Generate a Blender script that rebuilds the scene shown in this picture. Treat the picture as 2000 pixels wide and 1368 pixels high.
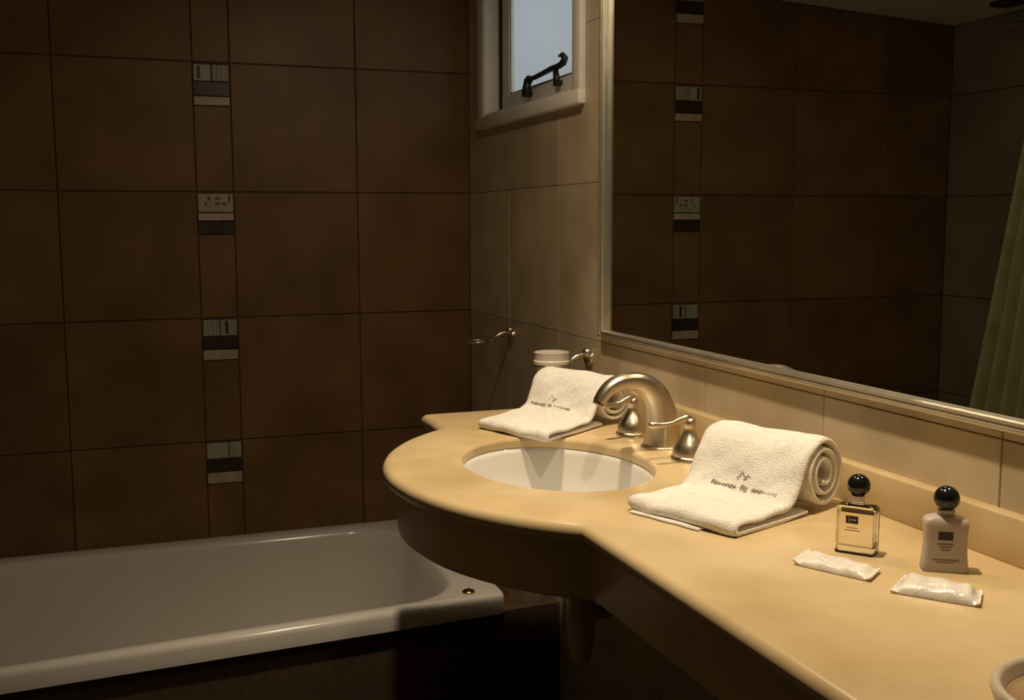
import bpy, bmesh, math, random
from mathutils import Vector, Matrix
random.seed(7)
scene = bpy.context.scene
C = scene.collection
for o in list(bpy.data.objects): bpy.data.objects.remove(o)
PI = math.pi

# ------------------------------------------------------------------ camera
YAW, PITCH, ROLL, FPX, CAMZ = .3472, .1173, .0031, 2091.2, 1.2457
cam = bpy.data.objects.new('camera', bpy.data.cameras.new('camera')); C.objects.link(cam)
cam.data.sensor_fit = 'HORIZONTAL'; cam.data.sensor_width = 36
cam.data.lens = 36*FPX/2000; cam.data.clip_start = .02
fwd = Vector((math.sin(YAW)*math.cos(PITCH), math.cos(YAW)*math.cos(PITCH), -math.sin(PITCH)))
right = Vector((math.cos(YAW), -math.sin(YAW), 0)); down = fwd.cross(right)
r2 = math.cos(ROLL)*right + math.sin(ROLL)*down
d2 = -math.sin(ROLL)*right + math.cos(ROLL)*down
m = Matrix((r2, -d2, -fwd)).transposed().to_4x4(); m.translation = (0, 0, CAMZ)
cam.matrix_world = m
scene.camera = cam

# ------------------------------------------------------------------ world and exposure
w = bpy.data.worlds.new('dusk_sky'); scene.world = w; w.use_nodes = True
bg = w.node_tree.nodes['Background']; bg.inputs[0].default_value = (.93, .97, 1.0, 1); bg.inputs[1].default_value = .72
vs = scene.view_settings
vs.view_transform = 'Standard'; vs.look = 'None'; vs.gamma = 1; vs.use_curve_mapping = False
vs.exposure = 0.0
LAMP_COL = (1.0, .80, .55)
scene.cycles.use_guiding = True; scene.cycles.sample_clamp_indirect = 0.0
LAMPS = [((.595, 1.68), (3.5, 36.0), (-.03, .12)), ((.62, 1.05), (1.8, 40.0), (.03, .0))]   # spot: position, watts of spill and beam, beam tilt        # position of each lit ceiling spot, watts

# ------------------------------------------------------------------ room measures
XW, YB, XL, YF = .9373, 2.9406, -.757, -1.0
T = .333
ZC = .8657                                        # counter top
def ceil_z(x): return 1.896 + .0556*(x - XL)

# ------------------------------------------------------------------ helpers
def link(o, parent=None):
    C.objects.link(o)
    if parent is not None: o.parent = parent
    return o
def mesh_obj(name, verts, faces, mat, parent=None, smooth=False):
    me = bpy.data.meshes.new(name); me.from_pydata([tuple(v) for v in verts], [], faces); me.update()
    if mat: me.materials.append(mat)
    if smooth:
        me.polygons.foreach_set('use_smooth', [True]*len(me.polygons))
    return link(bpy.data.objects.new(name, me), parent)
def bm_obj(name, bm, mat, parent=None, smooth=False, angle=None):
    bmesh.ops.recalc_face_normals(bm, faces=bm.faces)
    me = bpy.data.meshes.new(name); bm.to_mesh(me); bm.free()
    if mat: me.materials.append(mat)
    if smooth or angle:
        me.polygons.foreach_set('use_smooth', [True]*len(me.polygons))
        if angle: me.set_sharp_from_angle(angle=angle)
    return link(bpy.data.objects.new(name, me), parent)
def empty(name, loc=(0, 0, 0), rz=0):
    o = bpy.data.objects.new(name, None); C.objects.link(o); o.location = loc; o.rotation_euler = (0, 0, rz)
    o.empty_display_size = .05
    return o
def tag(o, label=None, cat=None, group=None, kind=None):
    if label: o['label'] = label
    if cat: o['category'] = cat
    if group: o['group'] = group
    if kind: o['kind'] = kind
    return o
def add_box(bm, x0, x1, y0, y1, z0, z1, bevel=0, seg=2):
    g = bmesh.ops.create_cube(bm, size=1)
    bmesh.ops.scale(bm, verts=g['verts'], vec=(x1-x0, y1-y0, z1-z0))
    bmesh.ops.translate(bm, verts=g['verts'], vec=((x0+x1)/2, (y0+y1)/2, (z0+z1)/2))
    if bevel:
        es = list({e for v in g['verts'] for e in v.link_edges})
        bmesh.ops.bevel(bm, geom=es, offset=bevel, segments=seg, affect='EDGES', profile=.5)
def box(name, x0, x1, y0, y1, z0, z1, mat, parent=None, bevel=0, seg=2):
    bm = bmesh.new(); add_box(bm, x0, x1, y0, y1, z0, z1, bevel, seg)
    return bm_obj(name, bm, mat, parent, angle=.6 if bevel else None)
def add_loft(bm, loops, close_u=True, cap0=False, cap1=False):
    rows = [[bm.verts.new(v) for v in L] for L in loops]
    n = len(rows[0])
    for a, b in zip(rows, rows[1:]):
        for i in range(n if close_u else n-1):
            j = (i+1) % n
            bm.faces.new((a[i], a[j], b[j], b[i]))
    if cap0: bm.faces.new(rows[0])
    if cap1: bm.faces.new(rows[-1][::-1])
    return rows
def add_lathe(bm, prof, n=32, center=(0, 0, 0), axis='Z'):
    cx, cy, cz = center; loops = []
    for r, h in prof:
        L = []
        for i in range(n):
            t = 2*PI*i/n; a, b = r*math.cos(t), r*math.sin(t)
            if axis == 'Z': L.append((cx+a, cy+b, cz+h))
            elif axis == 'X': L.append((cx+h, cy+a, cz+b))
            else: L.append((cx+a, cy+h, cz+b))
        loops.append(L)
    add_loft(bm, loops, True, prof[0][0] > 1e-5, prof[-1][0] > 1e-5)
    bmesh.ops.remove_doubles(bm, verts=bm.verts, dist=1e-6)
def add_tube(bm, pts, radii, n=12, caps=True, flat=None):
    pts = [Vector(p) for p in pts]; loops = []; prev = None
    if not hasattr(radii, '__len__'): radii = [radii]*len(pts)
    for i, p in enumerate(pts):
        t = (pts[min(i+1, len(pts)-1)] - pts[max(i-1, 0)]).normalized()
        ref = prev if prev is not None else (Vector((0, 0, 1)) if abs(t.z) < .9 else Vector((1, 0, 0)))
        a = (ref - ref.dot(t)*t).normalized(); b = t.cross(a); prev = a
        fa, fb = flat[i] if flat else (1, 1)
        loops.append([p + radii[i]*(fa*math.cos(2*PI*k/n)*a + fb*math.sin(2*PI*k/n)*b) for k in range(n)])
    add_loft(bm, loops, True, caps, caps)
def bez(p0, p1, p2, p3, n):
    out = []
    for i in range(n+1):
        t = i/n; s = 1-t
        out.append(tuple(s**3*a + 3*s*s*t*b + 3*s*t*t*c + t**3*d for a, b, c, d in zip(p0, p1, p2, p3)))
    return out

# ------------------------------------------------------------------ materials
def mat(name, col, rough=.5, metal=0, spec=.5, **kw):
    mt = bpy.data.materials.new(name); mt.use_nodes = True
    b = mt.node_tree.nodes['Principled BSDF']
    b.inputs['Base Color'].default_value = (*col, 1); b.inputs['Roughness'].default_value = rough
    b.inputs['Metallic'].default_value = metal; b.inputs['Specular IOR Level'].default_value = spec
    for k, v in kw.items(): b.inputs[k.replace('_', ' ')].default_value = v
    return mt
def noisy(mt, col_a, col_b, scale=8, detail=6, bump=0, bump_scale=None, bump_dist=.002, rnd=0, stretch=(1, 1, 1), contrast=(.35, .65), obj_coords=True):
    nt = mt.node_tree; N = nt.nodes; L = nt.links; b = N['Principled BSDF']
    tc = N.new('ShaderNodeTexCoord'); mp = N.new('ShaderNodeMapping'); mp.inputs['Scale'].default_value = stretch
    geo = N.new('ShaderNodeNewGeometry')
    L.new(tc.outputs['Object'] if obj_coords else geo.outputs['Position'], mp.inputs['Vector'])
    nz = N.new('ShaderNodeTexNoise'); nz.inputs['Scale'].default_value = scale; nz.inputs['Detail'].default_value = detail
    L.new(mp.outputs['Vector'], nz.inputs['Vector'])
    cr = N.new('ShaderNodeValToRGB'); cr.color_ramp.elements[0].position, cr.color_ramp.elements[1].position = contrast
    cr.color_ramp.elements[0].color = (*col_a, 1); cr.color_ramp.elements[1].color = (*col_b, 1)
    L.new(nz.outputs['Fac'], cr.inputs['Fac'])
    out = cr.outputs['Color']
    if rnd:
        oi = N.new('ShaderNodeObjectInfo'); mr = N.new('ShaderNodeMapRange')
        mr.inputs['To Min'].default_value = 1-rnd; mr.inputs['To Max'].default_value = 1+rnd
        L.new(oi.outputs['Random'], mr.inputs['Value'])
        hs = N.new('ShaderNodeHueSaturation'); L.new(mr.outputs['Result'], hs.inputs['Value']); L.new(out, hs.inputs['Color'])
        out = hs.outputs['Color']
    L.new(out, b.inputs['Base Color'])
    if bump:
        n2 = N.new('ShaderNodeTexNoise'); n2.inputs['Scale'].default_value = bump_scale or scale*4; n2.inputs['Detail'].default_value = 4
        L.new(mp.outputs['Vector'], n2.inputs['Vector'])
        bp = N.new('ShaderNodeBump'); bp.inputs['Strength'].default_value = bump; bp.inputs['Distance'].default_value = bump_dist
        L.new(n2.outputs['Fac'], bp.inputs['Height']); L.new(bp.outputs['Normal'], b.inputs['Normal'])
    return mt
M = {}
M['tile_dark'] = noisy(mat('brown_tile', (.1, .06, .03), .42, spec=.28), (.135, .072, .028), (.185, .104, .045), 7, 6, .12, 40, rnd=.10, obj_coords=False)
M['tile_beige'] = noisy(mat('beige_tile', (.5, .4, .25), .38, spec=.4), (.43, .345, .225), (.54, .44, .295), 9, 6, .10, 40, rnd=.08, obj_coords=False)
M['grout_dark'] = noisy(mat('dark_grout', (.04, .028, .018), .9), (.06, .035, .018), (.085, .05, .026), 60)
M['grout_beige'] = noisy(mat('beige_grout', (.2, .15, .1), .9), (.36, .28, .18), (.42, .34, .22), 60)
M['mosaic_pale'] = noisy(mat('pale_mosaic', (.4, .36, .27), .4), (.26, .245, .19), (.34, .32, .25), 30, rnd=.12, obj_coords=False)
M['mosaic_bar'] = noisy(mat('cream_bar', (.5, .4, .28), .4), (.36, .29, .20), (.45, .37, .26), 30, rnd=.10, obj_coords=False)
M['mosaic_dark'] = noisy(mat('dark_band', (.03, .02, .012), .35), (.022, .014, .008), (.045, .028, .016), 30, obj_coords=False)
M['plaster'] = noisy(mat('ceiling_paint', (.6, .55, .46), .85), (.50, .46, .38), (.56, .52, .43), 4, obj_coords=False)
M['wall_olive'] = noisy(mat('left_wall_tile', (.2, .17, .11), .5), (.15, .13, .085), (.20, .175, .115), 5, obj_coords=False)
M['floor'] = noisy(mat('floor_tile', (.1, .07, .04), .45), (.085, .058, .035), (.12, .085, .05), 6, obj_coords=False)
M['marble'] = noisy(mat('beige_marble', (.6, .46, .27), .27, spec=.45), (.50, .365, .18), (.655, .505, .285), 6.5, 9, .03, 90, contrast=(.30, .62), obj_coords=False)
M['ceramic'] = noisy(mat('white_ceramic', (.72, .70, .66), .12, spec=.5), (.70, .68, .64), (.75, .73, .69), 3)
M['acrylic'] = noisy(mat('white_bath_enamel', (.76, .72, .66), .16, spec=.5), (.68, .65, .60), (.73, .70, .65), 2)
M['towel'] = noisy(mat('white_terry', (.86, .82, .76), .95, spec=.1, Sheen_Weight=.3, Sheen_Roughness=.6), (.80, .765, .71), (.90, .865, .81), 90, 3, .9, 420, .0025)
M['thread'] = noisy(mat('grey_thread', (.22, .2, .2), .8), (.36, .32, .29), (.44, .40, .37), 300)
M['nickel'] = noisy(mat('brushed_nickel', (.66, .56, .40), .33, 1), (.62, .55, .42), (.70, .63, .50), 30)
M['chrome'] = noisy(mat('polished_chrome', (.62, .58, .50), .12, 1), (.58, .54, .46), (.66, .62, .55), 20)
M['brass'] = noisy(mat('aged_brass', (.30, .21, .08), .35, 1), (.26, .18, .07), (.34, .24, .10), 60)
M['mirror'] = noisy(mat('mirror_glass', (.72, .73, .70), .006, 1), (.80, .82, .77), (.81, .83, .78), 2)
M['mframe'] = noisy(mat('satin_aluminium', (.60, .54, .43), .38, 1), (.70, .65, .54), (.78, .73, .62), 25)
M['paint'] = noisy(mat('cream_window_paint', (.62, .58, .50), .45), (.74, .71, .64), (.80, .77, .70), 12)
M['iron'] = noisy(mat('black_iron', (.012, .012, .012), .4), (.009, .009, .009), (.018, .017, .016), 60)
M['gap_shade'] = noisy(mat('dark_gap_shade', (.015, .013, .011), .7), (.012, .01, .009), (.02, .018, .015), 60)  # near-black colour standing in for the shade in the sash gap
M['black_gloss'] = noisy(mat('black_plastic', (.008, .007, .008), .12), (.006, .0055, .007), (.011, .01, .011), 40)
M['label_dark'] = noisy(mat('dark_print', (.03, .015, .006), .5), (.016, .008, .003), (.026, .013, .005), 200)
M['label_grey'] = noisy(mat('grey_print', (.2, .16, .12), .6), (.18, .145, .11), (.25, .2, .15), 200)
M['label_light'] = noisy(mat('light_print', (.5, .4, .3), .6), (.45, .36, .26), (.55, .45, .34), 200)
M['frost'] = noisy(mat('frosted_plastic', (.62, .54, .50), .4, Transmission_Weight=.25, Subsurface_Weight=.3, Subsurface_Scale=.01), (.58, .51, .47), (.66, .58, .54), 30)
M['foil'] = noisy(mat('white_wrapper', (.78, .74, .66), .28, spec=.5), (.70, .66, .58), (.82, .78, .71), 40, 4, .5, 90, .003)
M['cup'] = noisy(mat('cream_porcelain', (.75, .69, .6), .2), (.72, .66, .57), (.78, .72, .64), 6)
M['dish_rim'] = noisy(mat('pale_dish_glaze', (.62, .52, .40), .3), (.58, .48, .36), (.66, .56, .44), 12)
M['dish_in'] = noisy(mat('tan_dish_lining', (.5, .33, .15), .5), (.46, .30, .13), (.54, .37, .18), 18)
M['curtain'] = noisy(mat('olive_curtain', (.40, .36, .18), .8), (.36, .325, .165), (.44, .40, .21), 14)
M['pipe'] = noisy(mat('waste_pipe', (.45, .36, .24), .35), (.40, .32, .21), (.50, .41, .28), 14)
# clear bottle glass and frosted pane
g = mat('clear_bottle_glass', (.97, .95, .90), .02, Transmission_Weight=1.0, IOR=1.46); noisy(g, (.95, .92, .86), (.98, .96, .92), 20); M['glass'] = g
lq = mat('pale_amber_liquid', (.99, .93, .78), .0, Transmission_Weight=1.0, IOR=1.33); noisy(lq, (.985, .95, .84), (.995, .965, .88), 20); M['liquid'] = lq
pn = bpy.data.materials.new('frosted_window_glass'); pn.use_nodes = True
nt = pn.node_tree; nt.nodes.clear()
out = nt.nodes.new('ShaderNodeOutputMaterial'); tl = nt.nodes.new('ShaderNodeBsdfTranslucent'); gl = nt.nodes.new('ShaderNodeBsdfGlossy'); mx = nt.nodes.new('ShaderNodeMixShader')
nz = nt.nodes.new('ShaderNodeTexNoise'); nz.inputs['Scale'].default_value = 3; cr = nt.nodes.new('ShaderNodeValToRGB')
cr.color_ramp.elements[0].color = (.72, .76, .78, 1); cr.color_ramp.elements[1].color = (.80, .82, .82, 1)
nt.links.new(nz.outputs['Fac'], cr.inputs['Fac']); nt.links.new(cr.outputs['Color'], tl.inputs['Color'])
gl.inputs['Roughness'].default_value = .25; mx.inputs['Fac'].default_value = .05
nt.links.new(tl.outputs[0], mx.inputs[1]); nt.links.new(gl.outputs[0], mx.inputs[2]); nt.links.new(mx.outputs[0], out.inputs[0])
M['pane'] = pn
M['bulb'] = noisy(mat('lamp_glass', (.8, .78, .72), .3), (.76, .74, .68), (.84, .82, .76), 30)

# ------------------------------------------------------------------ tiles
FRAMES = {'back': (Vector((0, YB, 0)), Vector((1, 0, 0)), Vector((0, -1, 0))),
          'right': (Vector((XW, 0, 0)), Vector((0, 1, 0)), Vector((-1, 0, 0)))}
TT, CH = .007, .0012                              # tile thickness, edge chamfer; the tile face lies on the wall plane
tile_cache = {}
def tile_mesh(name, w0, h0, h1, mt, t, key):
    k = (round(w0, 4), round(h0, 4), round(h1, 4), mt.name, t)
    if k in tile_cache: return tile_cache[k]
    c = min(CH, w0*.2, h0*.2)
    P = [(0, 0), (w0, 0), (w0, h1), (0, h0)]
    Q = [(c, c), (w0-c, c), (w0-c, h1-c), (c, h0-c)]
    v = [(a, b, -TT) for a, b in P] + [(a, b, t-c) for a, b in P] + [(a, b, t) for a, b in Q]
    f = [(i, (i+1) % 4, 4+(i+1) % 4, 4+i) for i in range(4)] + [(4+i, 4+(i+1) % 4, 8+(i+1) % 4, 8+i) for i in range(4)] + [(8, 9, 10, 11)]
    me = bpy.data.meshes.new(name); me.from_pydata(v, [], f); me.update(); me.materials.append(mt)
    tile_cache[k] = me
    return me
def put_tile(name, frame, u0, u1, v0, v1a, v1b, mt, parent, t=0.0, gap=.0015):
    O, U, N = FRAMES[frame] if isinstance(frame, str) else frame
    u0 += gap; u1 -= gap; v0 += gap; v1a -= gap; v1b -= gap
    if min(v1a, v1b) - v0 < .006 or u1-u0 < .004: return None
    sgn = U.cross(Vector((0, 0, 1))).dot(N)
    if sgn < 0:                                   # keep the local frame right-handed
        me = tile_mesh(name, u1-u0, v1b-v0, v1a-v0, mt, t, frame if isinstance(frame, str) else 'x')
        Mx = Matrix((-U, Vector((0, 0, 1)), N)).transposed().to_4x4(); org = O + U*u1
    else:
        me = tile_mesh(name, u1-u0, v1a-v0, v1b-v0, mt, t, 'x')
        Mx = Matrix((U, Vector((0, 0, 1)), N)).transposed().to_4x4(); org = O + U*u0
    Mx.translation = org + Vector((0, 0, v0))
    o = bpy.data.objects.new(name, me); C.objects.link(o); o.parent = parent; o.matrix_local = Mx
    return o

# ------------------------------------------------------------------ room shell
floor = tag(box('floor', XL-.1, XW+.15, YF-.1, YB+.1, -.06, 0, M['floor']), kind='structure')
yy = [YF, YF+.0]
n = 0
for i in range(6):
    for j in range(12):
        x0, x1 = XL+i*T, min(XL+(i+1)*T, XW); y1 = YB-j*T; y0 = max(y1-T, YF)
        if x1-x0 < .02 or y1-y0 < .02 or y0 > 2.23: continue
        y1 = min(y1, 2.23)
        ob = box('tile', x0+.0015, x1-.0015, y0+.0015, y1-.0015, -.004, .001, M['floor'], floor)
verts = []
for x, y, dz in [(XL-.1, YF-.1, 0), (XW+.15, YF-.1, 0), (XW+.15, YB+.1, 0), (XL-.1, YB+.1, 0)]:
    verts.append((x, y, ceil_z(x)))
verts += [(x, y, z+.05) for x, y, z in verts]
ceiling = tag(mesh_obj('ceiling', verts, [(3, 2, 1, 0), (4, 5, 6, 7), (0, 1, 5, 4), (1, 2, 6, 5), (2, 3, 7, 6), (3, 0, 4, 7)], M['plaster']), kind='structure')
def wall_prism(name, pts_xy, mt, zt=None):
    v = [(x, y, 0) for x, y in pts_xy] + [(x, y, ceil_z(x)+.02) for x, y in pts_xy]; k = len(pts_xy)
    f = [tuple(range(k))[::-1], tuple(range(k, 2*k))] + [(i, (i+1) % k, k+(i+1) % k, k+i) for i in range(k)]
    return tag(mesh_obj(name, v, f, mt), kind='structure')
wall_back = wall_prism('wall_back', [(XL-.1, YB+.003), (XW+.13, YB+.003), (XW+.13, YB+.1), (XL-.1, YB+.1)], M['grout_dark'])
wall_left = wall_prism('wall_left', [(XL-.1, YF-.1), (XL-.003, YF-.1), (XL-.003, YB+.003), (XL-.1, YB+.003)], M['grout_dark'])
wall_front = wall_prism('wall_front', [(XL-.003, YF-.1), (XW+.13, YF-.1), (XW+.13, YF), (XL-.003, YF)], M['wall_olive'])

# far wall: big brown tiles with one narrow decorated strip
ROWS = [k*T for k in range(7)]
cols = [(.6137, XW), (.2823, .6137), (-.1483, .1881), (-.484, -.1483), (XL, -.484)]
ct = lambda x: ceil_z(x) - .001
for u0, u1 in cols:
    for a, b in zip(ROWS, ROWS[1:]):
        if b < .34: continue
        put_tile('tile', 'back', u0, u1, a, min(b, ct(u0)), min(b, ct(u1)), M['tile_dark'], wall_back)
S0, S1 = .1881, .2823; SM = (S0+S1)/2
def strip_plain(a, b, frame='back', par=None): put_tile('tile', frame, S0, S1, a, b, b, M['tile_dark'], par or wall_back)
def mosaic_pair(z0, z1, slit=None, ribs='R', frame='back', par=None):
    par = par or wall_back
    for side, (u0, u1) in (('L', (S0+.002, SM)), ('R', (SM, S1-.002))):
        sq = put_tile('mosaic_tile', frame, u0, u1, z0, z1, z1, M['mosaic_pale'], par, t=.0015, gap=.001)
        if slit == side:
            c = u0 + (u1-u0)*(.30 if side == 'L' else .40)
            put_tile('mosaic_slit', frame, c-.0036, c+.0036, z0+.006, z1-.005, z1-.005, M['mosaic_dark'], par, t=.003, gap=0)
        elif ribs == side:
            for k in range(4):
                c = u0 + (u1-u0)*(k+.5)/4
                put_tile('mosaic_rib', frame, c-.0028, c+.0028, z0+.003, z1-.003, z1-.003, M['mosaic_pale'], par, t=.004, gap=0)
def dark_band(a, b, frame='back', par=None): put_tile('dark_band', frame, S0, S1, a, b, b, M['mosaic_dark'], par or wall_back, gap=.001)
def pale_bar(a, b, frame='back', par=None): put_tile('pale_bar', frame, S0+.001, S1-.001, a, b, b, M['mosaic_bar'], par or wall_back, t=.003, gap=.001)
# row under 1.998 (top of it meets the ceiling)
mosaic_pair(1.910, min(1.955, ct(S0)-.001)); dark_band(1.873, 1.910); pale_bar(1.845, 1.873); strip_plain(1.665, 1.845)
# row under 1.665
mosaic_pair(1.616, 1.660, 'L', 'R'); dark_band(1.578, 1.616); pale_bar(1.554, 1.578); strip_plain(1.332, 1.554)
# row under 1.332: one wide patterned tile, pale bar straight below, dark band last
put_tile('mosaic_tile', 'back', S0+.001, S1-.001, 1.278, 1.328, 1.328, M['mosaic_pale'], wall_back, t=.0015, gap=.001)
for k, (du, dv, wd, hg) in enumerate([(.012, .030, .006, .012), (.020, .018, .005, .010), (.028, .032, .006, .010), (.033, .014, .005, .014), (.046, .034, .012, .006), (.046, .020, .012, .006), (.064, .034, .012, .006), (.064, .020, .012, .006), (.080, .027, .005, .020), (.046, .008, .012, .005), (.064, .008, .012, .005)]):
    put_tile('mosaic_fleck', 'back', S0+du, S0+du+wd, 1.278+dv, 1.278+dv+hg, 1.278+dv+hg, M['mosaic_bar'] if k % 3 == 0 else M['tile_dark'], wall_back, t=.0028, gap=0)
pale_bar(1.256, 1.277); dark_band(1.220, 1.256); strip_plain(.999, 1.220)
# row under .999
mosaic_pair(.950, .995, 'R', 'L'); dark_band(.914, .950); pale_bar(.886, .914); strip_plain(.666, .886)
# row under .666
put_tile('mosaic_tile', 'back', S0+.001, S0+.060, .617, .662, .662, M['mosaic_pale'], wall_back, t=.0015, gap=.001)
put_tile('mosaic_tile', 'back', S0+.060, S1-.001, .617, .662, .662, M['mosaic_pale'], wall_back, t=.0015, gap=.001)
dark_band(.580, .617); pale_bar(.549, .580); strip_plain(.333, .549)

# left wall tiles (seen only in the mirror)
for k in range(12):
    y1 = YB - k*T; y0 = max(y1-T, YF)
    if y1-y0 < .03: continue
    for a, b in zip(ROWS, ROWS[1:]):
        b = min(b, ct(XL))
        if b-a > .02 and b > .3: put_tile('tile', (Vector((XL, 0, 0)), Vector((0, 1, 0)), Vector((1, 0, 0))), y0, y1, a, b, b, M['wall_olive'], wall_left)

# mirror wall: beige tiles with openings for the window and the mirror
WIN = (2.165, 2.778, 1.526, 1.946)                  # y0 y1 z0 z1 of the window opening
MIR = (.30, 2.026, 1.012, 1.86)                   # y0 y1 z0 z1 of the mirror
def cut_cells(u0, u1, v0, v1, holes):
    us = sorted({u0, u1} | {h for H in holes for h in H[:2] if u0 < h < u1}); vv = sorted({v0, v1} | {h for H in holes for h in H[2:] if v0 < h < v1})
    cells = []
    for a, b in zip(vv, vv[1:]):
        run = None
        for c, d in zip(us, us[1:]):
            mu, mv = (c+d)/2, (a+b)/2
            inside = any(H[0] < mu < H[1] and H[2] < mv < H[3] for H in holes)
            if inside:
                if run: cells.append((*run, a, b)); run = None
            else: run = (run[0], d) if run else (c, d)
        if run: cells.append((*run, a, b))
    merged = []                                    # join vertically where the spans agree
    for c in cells:
        for i, q in enumerate(merged):
            if q[0] == c[0] and q[1] == c[1] and abs(q[3]-c[2]) < 1e-9: merged[i] = (q[0], q[1], q[2], c[3]); break
        else: merged.append(c)
    return merged
bm = bmesh.new()
for y0, y1, z0, z1 in cut_cells(YF-.1, YB+.003, 0, ceil_z(XW)+.01, [WIN]):
    add_box(bm, XW+.003, XW+.13, y0, y1, z0, z1)
wall_right = tag(bm_obj('wall_right', bm, M['grout_beige']), kind='structure')
for k in range(12):
    y1 = YB - k*T; y0 = max(y1-T, YF)
    if y1-y0 < .02: continue
    for a, b in zip(ROWS, ROWS[1:]):
        b = min(b, ct(XW))
        if b-a < .02: continue
        cells = cut_cells(y0, y1, a, b, [WIN, (MIR[0]+.006, MIR[1]-.006, MIR[2]+.006, MIR[3]-.006)])
        if len(cells) == 1:
            put_tile('tile', 'right', cells[0][0], cells[0][1], cells[0][2], cells[0][3], cells[0][3], M['tile_beige'], wall_right, gap=.0007)
        elif cells:                               # a notched tile: one mesh
            bm = bmesh.new(); gp = .0007
            for (c0, c1, d0, d1) in cells:
                add_box(bm, XW, XW+TT, c0+(gp if c0 == y0 else 0), c1-(gp if c1 == y1 else 0), d0+(gp if d0 == a else 0), d1-(gp if d1 == b else 0))
            bm_obj('tile', bm, M['tile_beige'], wall_right)

# ------------------------------------------------------------------ window
win = tag(empty('window_1', (XW, 2.47, 1.5)), kind='structure')
def wpart(name, bm, mt, **k):
    o = bm_obj(name, bm, mt, None, **k); o.parent = win; o.matrix_parent_inverse = Matrix.Translation((-XW, -2.47, -1.5)); return o
WT = 1.955
bm = bmesh.new()                                   # casing round the opening
xo = XW-.014
add_box(bm, xo, XW+.004, 2.772, 2.827, 1.527, WT-.002, .004); add_box(bm, xo, XW+.004, 2.129, 2.172, 1.527, WT-.002, .004)
add_box(bm, xo-.003, XW+.004, 2.128, 2.828, 1.500, 1.531, .004); add_box(bm, xo-.001, XW+.004, 2.128, 2.828, WT-.04, WT, .004)
wpart('casing', bm, M['paint'], angle=.6)
bm = bmesh.new()                                   # reveal lining
add_box(bm, xo+.004, XW+.10, 2.768, 2.779, 1.522, WT-.01); add_box(bm, xo+.004, XW+.10, 2.164, 2.175, 1.522, WT-.01)
add_box(bm, xo+.0045, XW+.099, 2.166, 2.777, 1.5225, 1.537); add_box(bm, xo+.004, XW+.10, 2.164, 2.779, WT-.035, WT-.01)
wpart('jamb', bm, M['paint'], angle=.6)
bm = bmesh.new()                                   # dark strips: shade of the gap between jamb and sash, put in as colour
add_box(bm, .9665, .992, 2.748, 2.769, 1.5365, WT-.03); add_box(bm, .980, .992, 2.174, 2.184, 1.537, WT-.03)
add_box(bm, .980, .992, 2.174, 2.769, 1.537, 1.541)
wpart('gap_shade', bm, M['gap_shade'])
bm = bmesh.new()
add_box(bm, .9685, .9955, 2.694, 2.7475, 1.5395, WT-.031, .004); add_box(bm, .9685, .9955, 2.1805, 2.215, 1.5395, WT-.031, .004)
add_box(bm, .968, .996, 2.180, 2.748, 1.537, 1.582, .004); add_box(bm, .968, .996, 2.180, 2.748, WT-.07, WT-.03, .004)
sash = wpart('sash', bm, M['paint'], angle=.6)
bm = bmesh.new(); add_box(bm, .972, .980, 2.684, 2.696, 1.580, WT-.06); add_box(bm, .972, .980, 2.21, 2.696, 1.578, 1.586)
wpart('glazing_bead', bm, M['mframe'])
bm = bmesh.new(); add_box(bm, .981, .985, 2.205, 2.70, 1.575, WT-.06)
wpart('pane', bm, M['pane'])
bm = bmesh.new()                                   # casement stay: pivot, curled arm, two pegs
xs = .955
arm = [(xs, 2.512, 1.597), (xs, 2.46, 1.598), (xs, 2.41, 1.601), (xs, 2.36, 1.604), (xs, 2.315, 1.604), (xs, 2.292, 1.608), (xs, 2.283, 1.617), (xs, 2.296, 1.626), (xs, 2.318, 1.626)]
add_tube(bm, arm, [.006, .006, .0062, .0068, .0072, .008, .008, .006, .003], 10)
add_lathe(bm, [(0, -.006), (.009, -.006), (.011, 0), (.009, .007), (0, .008)], 14, (xs, 2.512, 1.597), 'X')
stay = wpart('casement_stay', bm, M['iron'], smooth=True)
for yc, h, rr in ((2.528, 1.562, .012), (2.332, 1.565, .0085)):
    bm = bmesh.new()
    add_tube(bm, [(xs, yc, h-.004), (xs, yc, h+.012), (xs-.001, yc-(.012 if yc > 2.4 else -.004), 1.598)], [rr, rr*.95, rr*.8], 10)
    add_tube(bm, [(xs, yc, h+.004), (.972, yc, h+.004)], rr*.7, 8)
    wpart('stay_peg', bm, M['iron'], smooth=True)

# ------------------------------------------------------------------ mirror
mir = tag(empty('wall_mirror', (XW, 1.2, MIR[2])), 'large rectangular wall mirror in slim satin metal frame above the vanity', 'mirror')
def under(parent, o):
    o.parent = parent; o.matrix_parent_inverse = parent.matrix_basis.inverted(); return o
y0, y1, z0, z1 = MIR
under(mir, box('mirror_glass', XW-.0005, XW+.0025, y0+.006, y1-.006, z0+.006, z1-.006, M['mirror']))
bm = bmesh.new()
def frame_prof(bm, y0, y1, z0, z1, prof):          # mitred frame: prof = (inset, height above the wall)
    loops = []
    for ins, h in prof:
        loops.append([(XW-h, y0+ins, z0+ins), (XW-h, y1-ins, z0+ins), (XW-h, y1-ins, z1-ins), (XW-h, y0+ins, z1-ins)])
    add_loft(bm, loops, True)
frame_prof(bm, y0, y1, z0, z1, [(0, -.001), (0, .013), (.002, .015), (.005, .015), (.006, .010), (.0075, .010), (.0085, .013), (.012, .013), (.0135, .008), (.0135, -.001)])
under(mir, bm_obj('frame', bm, M['mframe']))

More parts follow.
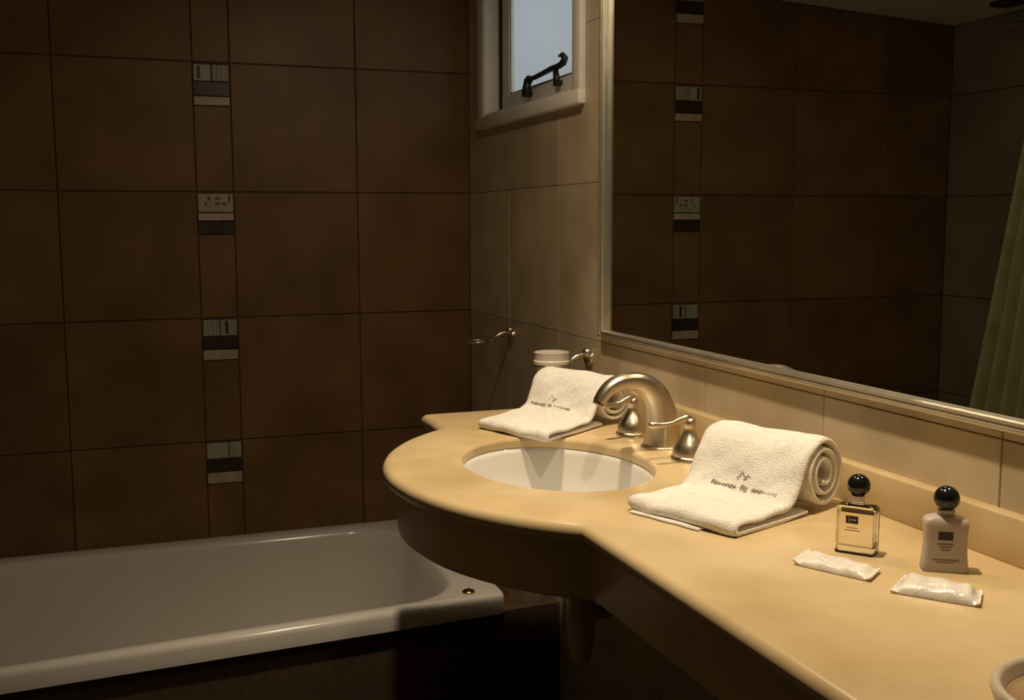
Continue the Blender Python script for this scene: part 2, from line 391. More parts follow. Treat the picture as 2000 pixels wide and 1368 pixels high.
# ------------------------------------------------------------------ vanity counter
ACX, ACY, AR = .80, 1.558, .434                    # centre and radius of the rounded front
XF = .532
def outline(d=0, arc_n=48, r_add=0, xf=XF, xn=.549, yend=2.068, ynear=-.55):
    r = AR - d + r_add; xf2, xn2 = xf+d, xn+d
    a0 = math.pi + math.acos(min(1, (ACX-xf2)/r)); a1 = math.pi - math.acos(min(1, (ACX-xn2)/r))
    P = [(XW+.002, ynear+d), (xf2, ynear+d)]
    for k in range(1, 9): P.append((xf2, ynear+d + (ACY+r*math.sin(a0)-ynear-d)*k/9))
    # soft inner bend where the straight front meets the curve
    for k in range(arc_n+1):
        t = a0 + (a1-a0)*k/arc_n
        P.append((ACX+r*math.cos(t), ACY+r*math.sin(t)))
    P += [(xn2, yend-d-.012), (xn2+.004, yend-d-.003), (xn2+.012, yend-d), (XW+.002, yend-d)]
    return P
SC, SA, SB = (.642, 1.566), .197, .146            # basin opening: centre, half length along y, half width
def hole(d=0, n=64): return [(SC[0]+(SB+d)*math.cos(2*PI*k/n), SC[1]+(SA+d)*math.sin(2*PI*k/n)) for k in range(n)]
van = tag(empty('vanity_counter', (XW, 1.2, ZC)), 'beige marble vanity counter with a rounded bulge holding the basin', 'counter')
bm = bmesh.new()
TH = .026
prof = [(.016, 0), (.008, -.0012), (.003, -.0045), (0, -.010), (0, -.016), (.003, -.0215), (.008, -.0248), (.016, -TH)]
rows = add_loft(bm, [[(x, y, ZC+dz) for x, y in outline(d)] for d, dz in prof])
hp = [(.006, 0), (.002, -.0015), (0, -.005), (0, -.017)]
hrows = add_loft(bm, [[(x, y, ZC+dz) for x, y in hole(d)] for d, dz in hp])
def ring_edges(r): return [bm.edges.get((r[i], r[(i+1) % len(r)])) for i in range(len(r))]
bmesh.ops.triangle_fill(bm, use_beauty=True, edges=ring_edges(rows[0]) + ring_edges(hrows[0]))
bmesh.ops.triangle_fill(bm, use_beauty=True, edges=ring_edges(rows[-1]) + ring_edges(hrows[-1]))
under(van, bm_obj('counter_top', bm, M['marble'], angle=.5))
bm = bmesh.new()                                   # apron under the front edge
zt, zb = ZC-TH+.002, .757
def apr(d): return outline(.023+d)[1:-1]
L0, L1 = apr(0), apr(.02)
add_loft(bm, [[(x, y, zt) for x, y in L0], [(x, y, zb+.004) for x, y in L0], [(x, y, zb) for x, y in apr(.004)], [(x, y, zb) for x, y in L1], [(x, y, zt) for x, y in L1]], close_u=False)
under(van, bm_obj('apron', bm, M['marble'], angle=.5))
bm = bmesh.new(); add_box(bm, XW-.0205, XW+.001, -.55, 2.055, ZC-.001, ZC+.0545, .003)
under(van, bm_obj('backsplash', bm, M['marble'], angle=.6))

# ------------------------------------------------------------------ basin
bas = tag(empty('wash_basin', (SC[0], SC[1], ZC-.2)), 'white oval basin set under the marble counter', 'basin')
bm = bmesh.new(); loops = []
N_ = 64
for s, dz in [(1.06, -TH), (1.06, -TH-.006), (1.006, -.0176), (.985, -.028), (.965, -.055), (.925, -.085), (.85, -.115), (.72, -.140), (.55, -.157), (.36, -.167), (.20, -.171), (.115, -.173)]:
    loops.append([(SC[0]+SB*s*math.cos(2*PI*k/N_), SC[1]+SA*s*math.sin(2*PI*k/N_) , ZC+dz) for k in range(N_)])
loops = loops[2:]
flange = [[(SC[0]+(SB*1.02)*math.cos(2*PI*k/N_), SC[1]+(SA*1.02)*math.sin(2*PI*k/N_), ZC-.0174) for k in range(N_)]]
add_loft(bm, flange + loops, True)
o = under(bas, bm_obj('bowl', bm, M['ceramic'], smooth=True))
sd = o.modifiers.new('thick', 'SOLIDIFY'); sd.thickness = .008; sd.offset = -1
bm = bmesh.new(); add_lathe(bm, [(0, .001), (.010, .001), (.012, .003), (.020, .004), (.023, .002), (.023, -.004)], 32, (SC[0], SC[1], ZC-.174))
under(bas, bm_obj('drain', bm, M['chrome'], smooth=True))
bm = bmesh.new(); add_lathe(bm, [(0, -.001), (.004, -.001), (.0045, .0015), (.0095, .002), (.0105, 0), (.0105, -.004)], 24)
o = bm_obj('overflow', bm, M['chrome'], smooth=True)
o.parent = bas; o.matrix_parent_inverse = bas.matrix_basis.inverted()
ov = Vector((SC[0]+SB*.945*math.cos(-.35), SC[1]+SA*.945*math.sin(-.35), ZC-.066))
o.matrix_basis = Matrix.Translation(ov) @ Vector((-math.cos(.35)*.9, math.sin(.35)*.8, .40)).to_track_quat('Z', 'Y').to_matrix().to_4x4()
# waste pipe and bottle trap
trap = tag(empty('bottle_trap', (.75, 1.70, .45)), 'basin waste pipe with a bottle trap hanging under the vanity counter', 'pipe')
bm = bmesh.new(); add_lathe(bm, [(.016, .18), (.016, .105), (.019, .10), (.019, .085), (.016, .08), (.016, .03)], 24, (.745, 1.70, .535)); under(trap, bm_obj('pipe', bm, M['pipe'], angle=.5))
bm = bmesh.new(); add_lathe(bm, [(.0165, .072), (.024, .066), (.026, .055), (.026, .0), (.021, -.03), (.018, -.048), (.0, -.050)], 24, (.745, 1.70, .515)); under(trap, bm_obj('trap_cup', bm, M['pipe'], angle=.6))
bm = bmesh.new(); add_tube(bm, [(.745, 1.70, .55), (.80, 1.70, .55), (.94, 1.70, .55)], .013, 16); add_lathe(bm, [(.013, -.012), (.03, -.010), (.03, 0)], 20, (XW, 1.70, .55), 'X'); under(trap, bm_obj('outlet', bm, M['pipe'], angle=.6))
bm = bmesh.new(); add_tube(bm, [(SC[0], SC[1], ZC-.174), (SC[0], SC[1], .672), (SC[0]+.01, SC[1]+.015, .66), (.735, 1.685, .655), (.745, 1.70, .66), (.745, 1.70, .71)], .015, 14); under(trap, bm_obj('tailpiece', bm, M['pipe'], smooth=True))

# ------------------------------------------------------------------ faucet
fau = tag(empty('faucet', (.858, 1.61, ZC)), 'satin nickel arched basin faucet with two bell-shaped lever handles', 'faucet')
bm = bmesh.new()
path = bez((.856, 1.612, ZC-.001), (.862, 1.612, ZC+.07), (.842, 1.612, ZC+.115), (.793, 1.612, ZC+.116), 18) + bez((.793, 1.612, ZC+.116), (.765, 1.612, ZC+.1165), (.748, 1.611, ZC+.104), (.737, 1.610, ZC+.084), 10)[1:]
n = len(path); rad = []; flt = []
for i in range(n):
    t = i/(n-1); rad.append(1.0)
    wx = .027*(1-t)**1.6 + .0125 + .004*math.sin(PI*t); wy = .020*(1-t)**1.3 + .0135
    if i == 0: wx += .001
    flt.append((wx*.72, wy))
# profile a-axis follows the plane of the arch, b-axis is across it
loops = []
for i, pnt in enumerate(path):
    pv = Vector(pnt); t = (Vector(path[min(i+1, n-1)]) - Vector(path[max(i-1, 0)])).normalized()
    b = Vector((0, 1, 0)); a = b.cross(t).normalized()
    wa, wb = flt[i]
    loops.append([pv + a*wa*math.copysign(abs(math.cos(q))**.75, math.cos(q)) + b*wb*math.copysign(abs(math.sin(q))**.75, math.sin(q)) for q in [2*PI*k/28 for k in range(28)]])
add_loft(bm, loops, True, True, True)
spout = under(fau, bm_obj('spout', bm, M['nickel'], angle=.9))
bm = bmesh.new(); e = Vector(path[-1]); t = (e-Vector(path[-2])).normalized()
add_tube(bm, [e-t*.006, e+t*.005], .0098, 18); under(fau, bm_obj('aerator', bm, M['brass'], angle=.6))
bm = bmesh.new(); add_lathe(bm, [(.0, .004), (.034, .004), (.036, .002), (.036, -.001)], 32, (.856, 1.612, ZC)); under(fau, bm_obj('spout_base', bm, M['nickel'], angle=.6))
def handle(x, y, ang):
    bm = bmesh.new()
    add_lathe(bm, [(.0300, -.001), (.0303, .003), (.0292, .006), (.0272, .0075), (.0272, .010), (.0262, .018), (.0218, .028), (.0150, .037), (.0108, .044), (.0088, .050), (.0095, .054), (.0105, .057), (.0105, .061), (.0085, .067), (.004, .070), (0, .0705)], 36, (x, y, ZC))
    h = under(fau, bm_obj('handle', bm, M['nickel'], angle=.7))
    bm = bmesh.new(); dx, dy = math.cos(ang), math.sin(ang)
    L = [(0, .066, .0065), (.008, .069, .0062), (.02, .066, .0052), (.034, .061, .0046), (.05, .060, .0046), (.064, .061, .0056), (.071, .0615, .0056), (.0745, .0615, .003)]
    add_tube(bm, [(x+dx*s, y+dy*s, ZC+hh) for s, hh, r in L], [r for s, hh, r in L], 12)
    lv = bm_obj('lever', bm, M['nickel'], smooth=True); lv.parent = h; lv.matrix_parent_inverse = fau.matrix_basis.inverted() if False else Matrix()
    # handle sits at the world origin of its parent frame, so undo the faucet's own offset once
    lv.matrix_parent_inverse = (fau.matrix_basis @ h.matrix_parent_inverse).inverted()
    return h
handle(.852, 1.716, PI+.28)
handle(.848, 1.502, PI+.03)

# ------------------------------------------------------------------ rolled towels
def towel(origin, U, A, width, R, u_end, shear, label, text, seed):
    rng = random.Random(seed)
    U = Vector((*U, 0)).normalized(); A = Vector((*A, 0)).normalized(); Z = Vector((0, 0, 1)); O = Vector((*origin, ZC))
    th = .0088
    path = []
    r_out = R - th/2
    th_end = math.radians(38); turns = 2.75
    nsp = 84; th0 = th_end + turns*2*PI
    for i in range(nsp+1):
        t = i/nsp; a = th0 + (th_end-th0)*t
        r = .012 + (r_out-.012)*t**.92
        r *= 1 + .05*math.sin(2*a+1.1)*(1-t)          # loose, slightly oval core
        path.append((r*math.cos(a), R + r*math.sin(a)*(1.0)))
    pe = path[-1]; td = (math.sin(th_end), -math.cos(th_end))
    uf = R + .042
    path += bez(pe, (pe[0]+td[0]*.034, pe[1]+td[1]*.034), (uf-.034, .0165), (uf, .0160), 16)[1:]
    i_text = len(path)-9
    path += [(uf + (u_end-th*1.0-uf)*k/8, .0155 + .0012*math.sin(k*1.1)) for k in range(1, 9)]
    cx, cz = path[-1][0], (.0155+.0046)/2
    for k in range(1, 8):
        q = PI/2 - PI*k/8; path.append((cx + .0062*math.cos(q), .0100 + .0055*math.sin(q)))
    path += [(cx - (cx-R*.75)*k/8, .0046) for k in range(0, 9)]
    n = len(path)
    def nrm(i):
        a, b = path[max(i-1, 0)], path[min(i+1, n-1)]; dx, dz = b[0]-a[0], b[1]-a[1]; l = math.hypot(dx, dz)
        return (-dz/l, dx/l)
    def place(u, z, a):
        s = max(0, min(1, (u-.04)/(u_end-.04)))
        return O + U*u + A*(a + shear*s) + Z*z
    NA = 26; loops = []
    for j in range(NA+1):
        f = j/NA; aa = width*f; edge = min(f, 1-f)*NA
        tk = th*(.5 if edge == 0 else .86 if edge == 1 else 1.0)
        top, bot = [], []
        for i in range(n):
            nx, nz = nrm(i); u, z = path[i]
            wob = .0011*math.sin(i*.37 + aa*55 + seed) + .0007*math.sin(i*.9 - aa*90)
            roll_wob = 0
            if edge == 0 and i < nsp: aa2 = aa + (.0022*math.sin(i*.21+seed))*(1 if f > .5 else -1)
            else: aa2 = aa
            k = wob if i > 60 else 0
            zt_ = z + nz*tk/2 + nz*k; zb_ = z - nz*tk/2
            top.append(place(u+nx*tk/2+nx*k, max(zt_, .0004), aa2)); bot.append(place(u-nx*tk/2, max(zb_, .0004), aa2))
        loops.append(top + bot[::-1])
    bm = bmesh.new(); add_loft(bm, loops, True)
    vs_ = list(bm.verts); m_ = 2*n
    bm.verts.ensure_lookup_table()
    for base, flip in ((0, False), (NA*m_, True)):     # side edges of the sheet
        for i in range(n-1):
            q = [bm.verts[base+i], bm.verts[base+i+1], bm.verts[base+m_-2-i], bm.verts[base+m_-1-i]]
            bm.faces.new(q[::-1] if flip else q)
    o = bm_obj('rolled_towel', bm, M['towel'], smooth=True)
    tag(o, label, 'towel', 'rolled hand towels on the vanity')
    # embroidery: short raised threads laid on the cloth
    def surf(si, a, lift=.0012):
        i = int(si); f = si-i; p0, p1 = path[i], path[min(i+1, n-1)]; nx, nz = nrm(i)
        u = p0[0]+(p1[0]-p0[0])*f + nx*(th/2+lift); z = p0[1]+(p1[1]-p0[1])*f + nz*(th/2+lift)
        return place(u, z, a)
    def threads(name, strokes, r=.0007):
        bm = bmesh.new()
        for st in strokes:
            pts = [surf(s, a) for s, a in st]
            add_tube(bm, pts, r, 6)
        return bm_obj(name, bm, M['thread'], o, smooth=True)
    s_line, a_left, a_right, s_emb, a_emb = text
    strokes = []
    a = a_left; rng2 = random.Random(seed+3)
    word_gaps = {7, 10}
    cnt = 0; stepn = 18; pitch = (a_left-a_right)/stepn
    for k in range(stepn):
        if k in word_gaps: continue
        x = a_left - pitch*(k+.1); wch = pitch*.62; kind = (k*5+seed) % 4; h = .85 + (.5 if k in (0, 8, 11) else 0)
        if kind == 0: strokes.append([(s_line, x), (s_line-h, x)]); strokes.append([(s_line-h*.5, x), (s_line-h*.5, x-wch)])
        elif kind == 1: strokes.append([(s_line, x), (s_line-h*.5, x-wch*.2), (s_line-h, x-wch*.5), (s_line-h*.5, x-wch), (s_line, x-wch)])
        elif kind == 2: strokes.append([(s_line, x), (s_line-h, x), (s_line-h, x-wch), (s_line, x-wch)])
        else: strokes.append([(s_line-h, x-wch), (s_line-h, x), (s_line, x), (s_line, x-wch)])
    threads('lettering', strokes, .00095)
    E_ = [[(s_emb+1.2, a_emb+.006), (s_emb+.2, a_emb+.002), (s_emb-1.0, a_emb)], [(s_emb-1.0, a_emb), (s_emb+.3, a_emb-.004)],
          [(s_emb+.6, a_emb-.006), (s_emb, a_emb-.010), (s_emb+.4, a_emb-.015)], [(s_emb+1.2, a_emb-.005), (s_emb+.9, a_emb-.011)]]
    threads('emblem', E_, .0008)
    if seed == 2:                                  # hem of the lower layer peeping out under the flap
        bm = bmesh.new(); L_ = []
        for k in range(13):
            a = .050 + .115*k/12; ue = u_end + .0075 + .0008*math.sin(k*1.3); u0 = u_end-.03
            L_.append([place(u0, .0005, a), place(ue, .0005, a), place(ue+.001, .0018, a), place(ue, .0034, a), place(u0, .0034, a)])
        add_loft(bm, L_, True, True, True); bm_obj('lower_hem', bm, M['towel'], o, angle=.9)
    return o
towel((.861, 1.163), (-.932, -.362), (-.362, .932), .176, .0505, .192, 0.0, 'white rolled hand towel lying beside the two toiletry bottles', (95.6, .130, .022, 91.2, .088), 2)
towel((.868, 1.822), (-.935, -.356), (-.356, .935), .190, .0475, .222, -.05, 'white rolled hand towel at the far end of the vanity behind the faucet', (94.8, .172, .062, 90.6, .120), 5)

# ------------------------------------------------------------------ toiletries
def print_bar(name, u0, u1, z0, z1, y, mt, parent):
    v = [(u0, y, z0), (u1, y, z0), (u1, y, z1), (u0, y, z1), (u0, y+.0004, z0), (u1, y+.0004, z0), (u1, y+.0004, z1), (u0, y+.0004, z1)]
    return mesh_obj(name, v, [(0, 1, 2, 3), (7, 6, 5, 4), (0, 4, 5, 1), (1, 5, 6, 2), (2, 6, 7, 3), (3, 7, 4, 0)], mt, parent)
def rounded_rect(hw, hd, r, n=6):
    P = []
    for cx, cy, a0 in ((hw-r, hd-r, 0), (-hw+r, hd-r, PI/2), (-hw+r, -hd+r, PI), (hw-r, -hd+r, 1.5*PI)):
        for k in range(n+1): P.append((cx+r*math.cos(a0+PI/2*k/n), cy+r*math.sin(a0+PI/2*k/n)))
    return P
def bottle_root(name, cx, cy, wdir, label):
    return tag(empty(name, (cx, cy, ZC), math.atan2(wdir[1], wdir[0])), label, 'bottle')
b1 = bottle_root('perfume_bottle', .786, .999, (.62, -.785), 'small clear square glass bottle with black ball stopper')
bm = bmesh.new()
add_loft(bm, [[(x*s, y*s, z) for x, y in rounded_rect(.0228, .0115, .003)] for s, z in ((.97, .0), (1, .001), (1, .052), (.97, .0545), (.86, .0565), (.5, .0575), (.32, .058))] + [[(.0072*math.cos(math.atan2(y, x)), .0072*math.sin(math.atan2(y, x)), z) for x, y in rounded_rect(.0228, .0115, .003)] for z in (.0585, .064)], True, True, True)
bm_obj('glass_body', bm, M['glass'], b1, angle=.5)
bm = bmesh.new()
add_loft(bm, [[(x, y, z) for x, y in rounded_rect(.0196, .0083, .002)] for z in (.009, .0095, .048, .0485)], True, True, True)
bm_obj('liquid', bm, M['liquid'], b1, angle=.5)
bm = bmesh.new(); add_lathe(bm, [(.0072, .0), (.0075, .006), (.006, .007)], 20, (0, 0, .0615)); bm_obj('collar', bm, M['foil'], b1, angle=.5)
bm = bmesh.new(); bmesh.ops.create_uvsphere(bm, u_segments=28, v_segments=18, radius=.0132); bmesh.ops.translate(bm, verts=bm.verts, vec=(0, 0, .0795)); bm_obj('stopper', bm, M['black_gloss'], b1, smooth=True)
yl = -.0119
lab = print_bar('label', -.0105, .0035, .0365, .0455, yl, M['label_dark'], b1)
print_bar('label_print', -.0072, -.0064, .038, .044, yl-.0004, M['label_light'], lab)
print_bar('label_print', -.0052, .0012, .0402, .0416, yl-.0004, M['label_light'], lab)
for zz, uu in ((.031, .006), (.028, .009)): print_bar('label_line', -.003-uu, -.003+uu, zz, zz+.0009, yl, M['label_grey'], b1)
b2 = bottle_root('lotion_bottle', .836, .914, (.845, -.535), 'small frosted pinkish bottle with flared base and black ball cap')
bm = bmesh.new()
RR = rounded_rect(.0243, .0125, .0055)
add_loft(bm, [[(x*s, y*s2, z) for x, y in RR] for s, s2, z in ((.97, .97, 0), (1.0, 1.0, .0015), (.99, 1, .006), (.93, .97, .018), (.90, .96, .030), (.92, .97, .044), (.955, .99, .052), (.95, .97, .0555), (.86, .86, .0585), (.62, .72, .0605), (.42, .66, .0615))]
    + [[(.0092*math.cos(math.atan2(y, x)), .0092*math.sin(math.atan2(y, x)), z) for x, y in RR] for z in (.0625, .0675)], True, True, True)
bm_obj('body', bm, M['frost'], b2, angle=.7)
bm = bmesh.new(); bmesh.ops.create_uvsphere(bm, u_segments=28, v_segments=18, radius=.0137); bmesh.ops.translate(bm, verts=bm.verts, vec=(0, 0, .0805)); bm_obj('cap', bm, M['black_gloss'], b2, smooth=True)
yl = -.0127
lab = print_bar('label', -.0090, .0062, .0365, .0455, yl, M['label_dark'], b2)
for zz, a, b_, hh in ((.0310, -.010, .007, .0012), (.0278, -.007, .005, .001), (.0248, -.006, .004, .001), (.0135, -.014, .013, .0016), (.0110, -.010, .009, .001)): print_bar('label_line', a, b_, zz, zz+hh, yl-.0001, M['label_grey'], b2)
def packet(corners, h, label, seed):
    rng = random.Random(seed); c = [Vector((x, y, 0)) for x, y in corners]     # a b c d: a-b long front side
    cen = sum(c, Vector())/4; o0 = Vector((cen.x, cen.y, ZC))
    root = tag(empty('soap_packet', o0), label, 'packet')
    NU, NV = 26, 12
    def pt(u, v, side):
        p = (c[0]*(1-u)+c[1]*u)*(1-v) + (c[3]*(1-u)+c[2]*u)*v - cen
        fu = min(1, min(u, 1-u)/.16); bulge = (fu*fu*(3-2*fu))*math.sin(PI*v)**.55
        z = .0016 + (h*bulge if side else 0)
        if side: z += (1-fu)*.0012*math.sin(v*26) + bulge*.0010*math.sin(u*17+v*5+seed) + .0006
        z += .0045*max(0, .10-u)/.10*(1 if seed == 1 else .3) + .003*max(0, u-.93)/.07
        return Vector((p.x, p.y, z if side else max(z-.0014, .0005)))
    for nm, u0, u1 in (('wrapper', .08, .92), ('crimped_end', 0, .08), ('crimped_end', .92, 1.0)):
        bm = bmesh.new(); nu = NU if nm == 'wrapper' else 5
        g1 = [[bm.verts.new(pt(u0+(u1-u0)*i/nu, j/NV, True)) for j in range(NV+1)] for i in range(nu+1)]
        g0 = [[bm.verts.new(pt(u0+(u1-u0)*i/nu, j/NV, False)) for j in range(NV+1)] for i in range(nu+1)]
        for i in range(nu):
            for j in range(NV):
                bm.faces.new((g1[i][j], g1[i+1][j], g1[i+1][j+1], g1[i][j+1])); bm.faces.new((g0[i][j+1], g0[i+1][j+1], g0[i+1][j], g0[i][j]))
            bm.faces.new((g0[i][0], g0[i+1][0], g1[i+1][0], g1[i][0])); bm.faces.new((g1[i][NV], g1[i+1][NV], g0[i+1][NV], g0[i][NV]))
        for j in range(NV):
            bm.faces.new((g1[0][j], g1[0][j+1], g0[0][j+1], g0[0][j])); bm.faces.new((g0[nu][j], g0[nu][j+1], g1[nu][j+1], g1[nu][j]))
        bm_obj(nm, bm, M['foil'], root, angle=.8)
    return root
packet([(.690, .986), (.732, .906), (.764, .929), (.729, 1.013)], .009, 'flat white wrapped packet lying in front of the clear glass bottle', 1)
packet([(.730, .872), (.784, .805), (.815, .835), (.775, .905)], .012, 'plump white wrapped packet lying in front of the frosted bottle', 2)
# round dish at the near end
dish = tag(empty('round_dish', (.690, .584, ZC)), 'round dish with a pale rolled rim and tan inside on the counter', 'dish')
bm = bmesh.new(); add_lathe(bm, [(.0, .0), (.066, .0), (.074, .006), (.0775, .016), (.0765, .021), (.072, .0225), (.0685, .019), (.066, .010), (.062, .0065)], 56); bm_obj('rim', bm, M['dish_rim'], dish, smooth=True)
bm = bmesh.new(); add_lathe(bm, [(.0665, .0105), (.062, .0070), (.05, .0062), (0, .006)], 56); bm_obj('inside', bm, M['dish_in'], dish, smooth=True)

# ------------------------------------------------------------------ wall holders, tumbler
def holder(y, z, reach, name, label, ring_r, ringz):
    h = tag(empty(name, (XW, y, z)), label, 'holder')
    def add(nm, bm, mt=M['nickel'], **k): return bm_obj(nm, bm, mt, h, **k)
    bm = bmesh.new(); add_lathe(bm, [(0, -.010), (.012, -.010), (.017, -.007), (.019, 0), (.019, .001)], 24, (0, 0, -.012), 'X'); add('wall_plate', bm, angle=.7)
    bm = bmesh.new(); add_tube(bm, [(-.004, 0, -.012), (-.008, 0, 0)], .007, 14); bmesh.ops.create_uvsphere(bm, u_segments=20, v_segments=14, radius=.0118, matrix=Matrix.Translation((-.0085, -.004, .001))); add('ball', bm, smooth=True)
    bm = bmesh.new()
    add_tube(bm, [(-.010, -.002, -.001), (-.022, 0, -.005), (-.034, 0, -.008), (-.042, 0, -.012), (-(reach-ring_r)-.001, 0, ringz)], [.0045, .0065, .0075, .005, .0045], 12); add('arm', bm, smooth=True)
    bm = bmesh.new()
    loops = []
    for i in range(40):
        t = 2*PI*i/40; loops.append([(-reach+(ring_r+.003*math.cos(q))*math.cos(t), (ring_r+.003*math.cos(q))*math.sin(t), ringz+.003*math.sin(q)) for q in [2*PI*k/8 for k in range(8)]])
    add_loft(bm, loops+[loops[0]], True); bmesh.ops.remove_doubles(bm, verts=bm.verts, dist=1e-6); add('ring', bm, smooth=True)
    return h
holder(2.095, .969, .090, 'tumbler_holder', 'nickel wall ring holder carrying a cream tumbler', .036, -.022)
bm = bmesh.new(); add_lathe(bm, [(0, -.058), (.026, -.058), (.029, -.055), (.033, -.02), (.0385, -.0185), (.0390, -.012), (.0362, -.010), (.037, .003), (.038, .006), (.0365, .0065), (.0345, .002), (.031, -.05), (0, -.052)], 40)
tum = bm_obj('tumbler', bm, M['cup'], smooth=True, angle=.9); tum.location = (XW-.090, 2.095, .969); tag(tum, 'cream porcelain tumbler in the wall holder behind the rolled towel', 'tumbler')
holder(2.585, .972, .095, 'soap_ring_holder', 'nickel wall ring holder left empty above the bathtub', .030, -.024)

# ------------------------------------------------------------------ bathtub
def yfr(x): return 2.165 + .065*(x+.25)            # front edge of the tub, slightly skew to the wall
TZ, TX0, TX1 = .402, XL, .795
tub = tag(empty('bathtub', (0, 2.55, 0)), 'white enamel bathtub along the brown tiled wall', 'bathtub')
def tub_loop(i_l, i_r, i_f, i_b, r, z, n=10):
    x0, x1 = TX0+i_l, TX1-i_r
    P = []
    def corner(cx, cy, a0):
        for k in range(n+1): P.append((cx+r*math.cos(a0+PI/2*k/n), cy+r*math.sin(a0+PI/2*k/n), z))
    yb = YB-i_b
    corner(x1-r, yb-r, 0); corner(x0+r, yb-r, PI/2)
    corner(x0+r, yfr(x0)+i_f+r, PI); corner(x1-r, yfr(x1)+i_f+r, 1.5*PI)
    return P
bm = bmesh.new()
L_ = [tub_loop(.004, .004, .006, .002, .02, TZ-.046), tub_loop(.001, .001, .0, .001, .022, TZ-.044), tub_loop(.001, .001, .0, .001, .022, TZ-.014), tub_loop(.002, .002, .003, .001, .022, TZ-.005), tub_loop(.004, .004, .010, .002, .02, TZ-.0005),
      tub_loop(.012, .012, .018, .006, .03, TZ+.0005),
      tub_loop(.06, .085, .032, .050, .14, TZ-.0005), tub_loop(.066, .092, .038, .056, .15, TZ-.004), tub_loop(.072, .098, .046, .062, .15, TZ-.014), tub_loop(.08, .105, .055, .07, .15, TZ-.06),
      tub_loop(.10, .125, .075, .09, .15, TZ-.20), tub_loop(.13, .15, .10, .115, .14, TZ-.31), tub_loop(.19, .20, .15, .165, .12, TZ-.355), tub_loop(.30, .28, .22, .23, .08, TZ-.368)]
add_loft(bm, L_, True, False, True)
o = under(tub, bm_obj('shell', bm, M['acrylic'], angle=.7))
bm = bmesh.new(); add_lathe(bm, [(.0, .010), (.003, .0095), (.004, .0065), (.0125, .005), (.0145, .003), (.0145, -.001)], 24, (.716, 2.278, TZ)); under(tub, bm_obj('grip_cap', bm, M['brass'], angle=.6))
# tiled panel in front of the tub
pan = tag(empty('bath_panel', (0, 2.2, 0)), 'dark brown tiled panel closing the front of the bathtub', 'panel')
dirv = Vector((1, .065, 0)).normalized(); nrmv = Vector((dirv.y, -dirv.x, 0))
PF = (Vector((0, yfr(0)+.014, 0)), dirv, nrmv)
bm = bmesh.new()
f0, f1 = yfr(XL)+.018, yfr(XW)+.018
vv = [(XL+.002, f0, 0), (XW-.002, f1, 0), (XW-.002, f1+.03, 0), (XL+.002, f0+.03, 0)]
bm = bmesh.new(); add_loft(bm, [[(x, y, z) for x, y, _ in vv] for z in (0, TZ-.045)], True, True, True)
under(pan, bm_obj('panel_core', bm, M['grout_dark']))
def ptile(*a, **k):
    o = put_tile(*a, **k)
    if o:
        mm = o.matrix_local.copy(); o.matrix_parent_inverse = pan.matrix_basis.inverted(); o.matrix_basis = mm
    return o
GZ = .310
for u0, u1 in [(.6137, .933), (.2823, .6137), (-.1483, .1881), (-.484, -.1483), (XL+.006, -.484)]:
    ptile('tile', PF, u0, u1, 0, GZ, GZ, M['tile_dark'], pan)
    ptile('tile', PF, u0, u1, GZ, TZ-.046, TZ-.046, M['tile_dark'], pan)
ptile('tile', PF, S0, S1, GZ, TZ-.046, TZ-.046, M['tile_dark'], pan)
for u0, u1 in ((S0+.002, SM), (SM, S1-.002)): ptile('mosaic_tile', PF, u0, u1, GZ-.05, GZ-.006, GZ-.006, M['mosaic_pale'], pan, t=.0015, gap=.001)
ptile('mosaic_slit', PF, S0+.013, S0+.019, GZ-.044, GZ-.011, GZ-.011, M['mosaic_dark'], pan, t=.003, gap=0)
ptile('dark_band', PF, S0, S1, GZ-.087, GZ-.05, GZ-.05, M['mosaic_dark'], pan)
ptile('pale_bar', PF, S0, S1, GZ-.112, GZ-.087, GZ-.087, M['mosaic_bar'], pan)
ptile('tile', PF, S0, S1, 0, GZ-.112, GZ-.112, M['tile_dark'], pan)
# tiled ledge filling the gap between tub end and mirror wall
led = tag(empty('tub_ledge', (.87, 2.55, 0)), 'dark tiled ledge between the bathtub end and the beige wall', 'ledge')
bm = bmesh.new(); add_box(bm, TX1+.002, XW-.0005, yfr(.9)+.085, YB-.001, 0, TZ-.16); under(led, bm_obj('ledge_core', bm, M['grout_dark']))
for k in range(2):
    a = yfr(.9)+.085+k*.33; under(led, box('tile', TX1+.0035, XW-.002, a+.0015, min(a+.33, YB)-.0025, TZ-.161, TZ-.152, M['tile_dark'], None, .001, 1))

# ------------------------------------------------------------------ curtain on the left wall
rail = tag(empty('curtain_rail', (XL, 2.3, 1.83)), 'short nickel rail holding the shower curtain on the left wall', 'rail')
bm = bmesh.new(); add_tube(bm, [(-.655, 2.13, 1.828), (-.655, 2.62, 1.828)], .009, 14); under(rail, bm_obj('bar', bm, M['nickel'], angle=.6))
for yy_ in (2.15, 2.60):
    bm = bmesh.new(); add_tube(bm, [(-.655, yy_, 1.828), (XL+.004, yy_, 1.828)], .006, 12); add_lathe(bm, [(.006, .012), (.02, .008), (.022, 0)], 20, (XL-.0005, yy_, 1.828), 'X'); under(rail, bm_obj('bracket', bm, M['nickel'], angle=.6))
bm = bmesh.new(); NS, NZ = 90, 26; grid = []
for i in range(NZ+1):
    f = i/NZ; z = 1.826 - f*(1.826-.47); ye = 2.440 + .275*f; yn = 2.17 - .02*f; row = []
    for k in range(NS+1):
        s = k/NS; amp = .020 + .016*f
        row.append(bm.verts.new((-.655 - .01*f + amp*math.sin(s*2*PI*8.5 + .5*math.sin(3*f)), yn + (ye-yn)*s, z)))
    grid.append(row)
for i in range(NZ):
    for k in range(NS): bm.faces.new((grid[i][k], grid[i][k+1], grid[i+1][k+1], grid[i+1][k]))
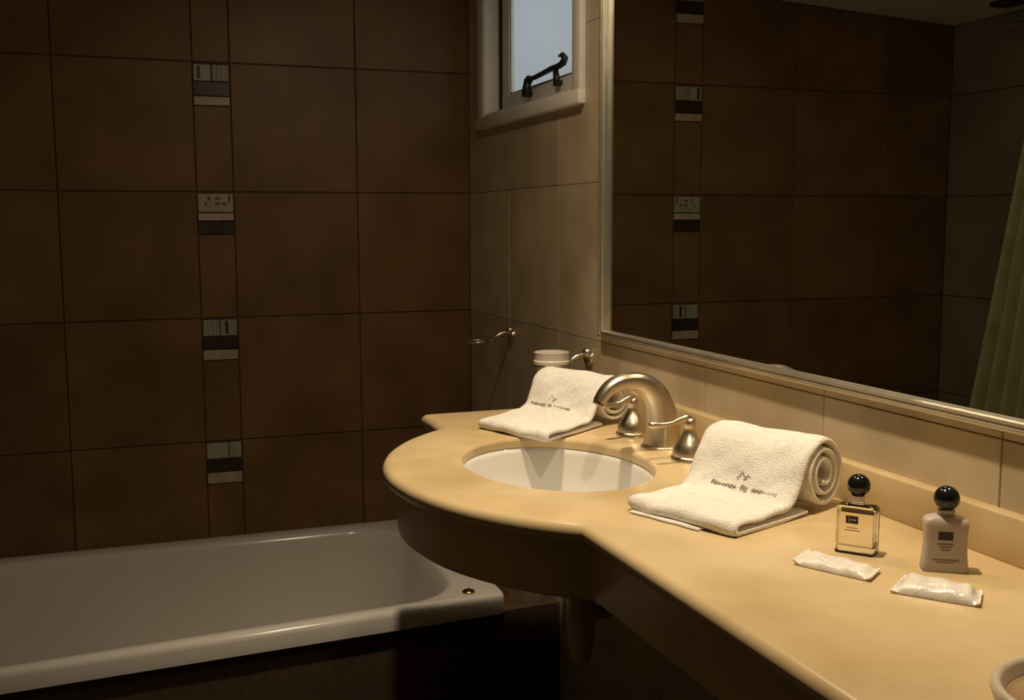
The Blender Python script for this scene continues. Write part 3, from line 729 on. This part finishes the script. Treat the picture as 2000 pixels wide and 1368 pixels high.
cur = bm_obj('shower_curtain', bm, M['curtain'], smooth=True); tag(cur, 'olive shower curtain gathered at the left end of the bathtub', 'curtain')
sd = cur.modifiers.new('cloth', 'SOLIDIFY'); sd.thickness = .0016

# ------------------------------------------------------------------ ceiling spots
def ceiling_spot(x, y, watts, label, tilt=(0, 0), lname=''):
    zc = ceil_z(x)
    r = tag(empty('ceiling_spotlight', (x, y, zc)), label, 'spotlight', 'round spotlights on the ceiling')
    bm = bmesh.new(); add_lathe(bm, [(.0, -.0), (.048, .0), (.05, -.006), (.046, -.010), (.038, -.010), (.036, -.004), (0, -.004)], 36, (0, 0, .004)); bm_obj('trim_ring', bm, M['mframe'] if watts else M['black_gloss'], r, angle=.7)
    bm = bmesh.new(); add_lathe(bm, [(0, -.012), (.024, -.011), (.033, -.007), (.035, -.001)], 28, (0, 0, .0)); bm_obj('bulb', bm, M['bulb'] if watts else M['black_gloss'], r, smooth=True)
    if watts:
        L = bpy.data.lights.new(lname+'_offscreen', 'AREA'); L.shape = 'DISK'; L.size = .075; L.energy = watts[0]; L.color = LAMP_COL
        lo = bpy.data.objects.new(lname+'_offscreen', L); C.objects.link(lo); lo.parent = r; lo.location = (0, 0, -.016)
        B = bpy.data.lights.new(lname+'_beam_offscreen', 'SPOT'); B.energy = watts[1]; B.color = LAMP_COL; B.spot_size = math.radians(70 if tilt[1] else 80); B.spot_blend = 1.0; B.shadow_soft_size = .026
        bo = bpy.data.objects.new(lname+'_beam_offscreen', B); C.objects.link(bo); bo.parent = r; bo.location = (0, 0, -.05); bo.rotation_euler = Vector((tilt[0], tilt[1], -1)).to_track_quat('-Z', 'Y').to_euler()
for (xy, wt, tilt), lname, lb in zip(LAMPS, ('ceiling_lamp_basin', 'ceiling_lamp_counter'), ('lit round halogen spotlight on the ceiling above the basin', 'lit round halogen spotlight on the ceiling above the toiletry bottles')):
    ceiling_spot(*xy, wt, lb, tilt, lname)
ceiling_spot(-.66, 2.615, 0, 'unlit dark round spotlight on the ceiling over the bathtub')
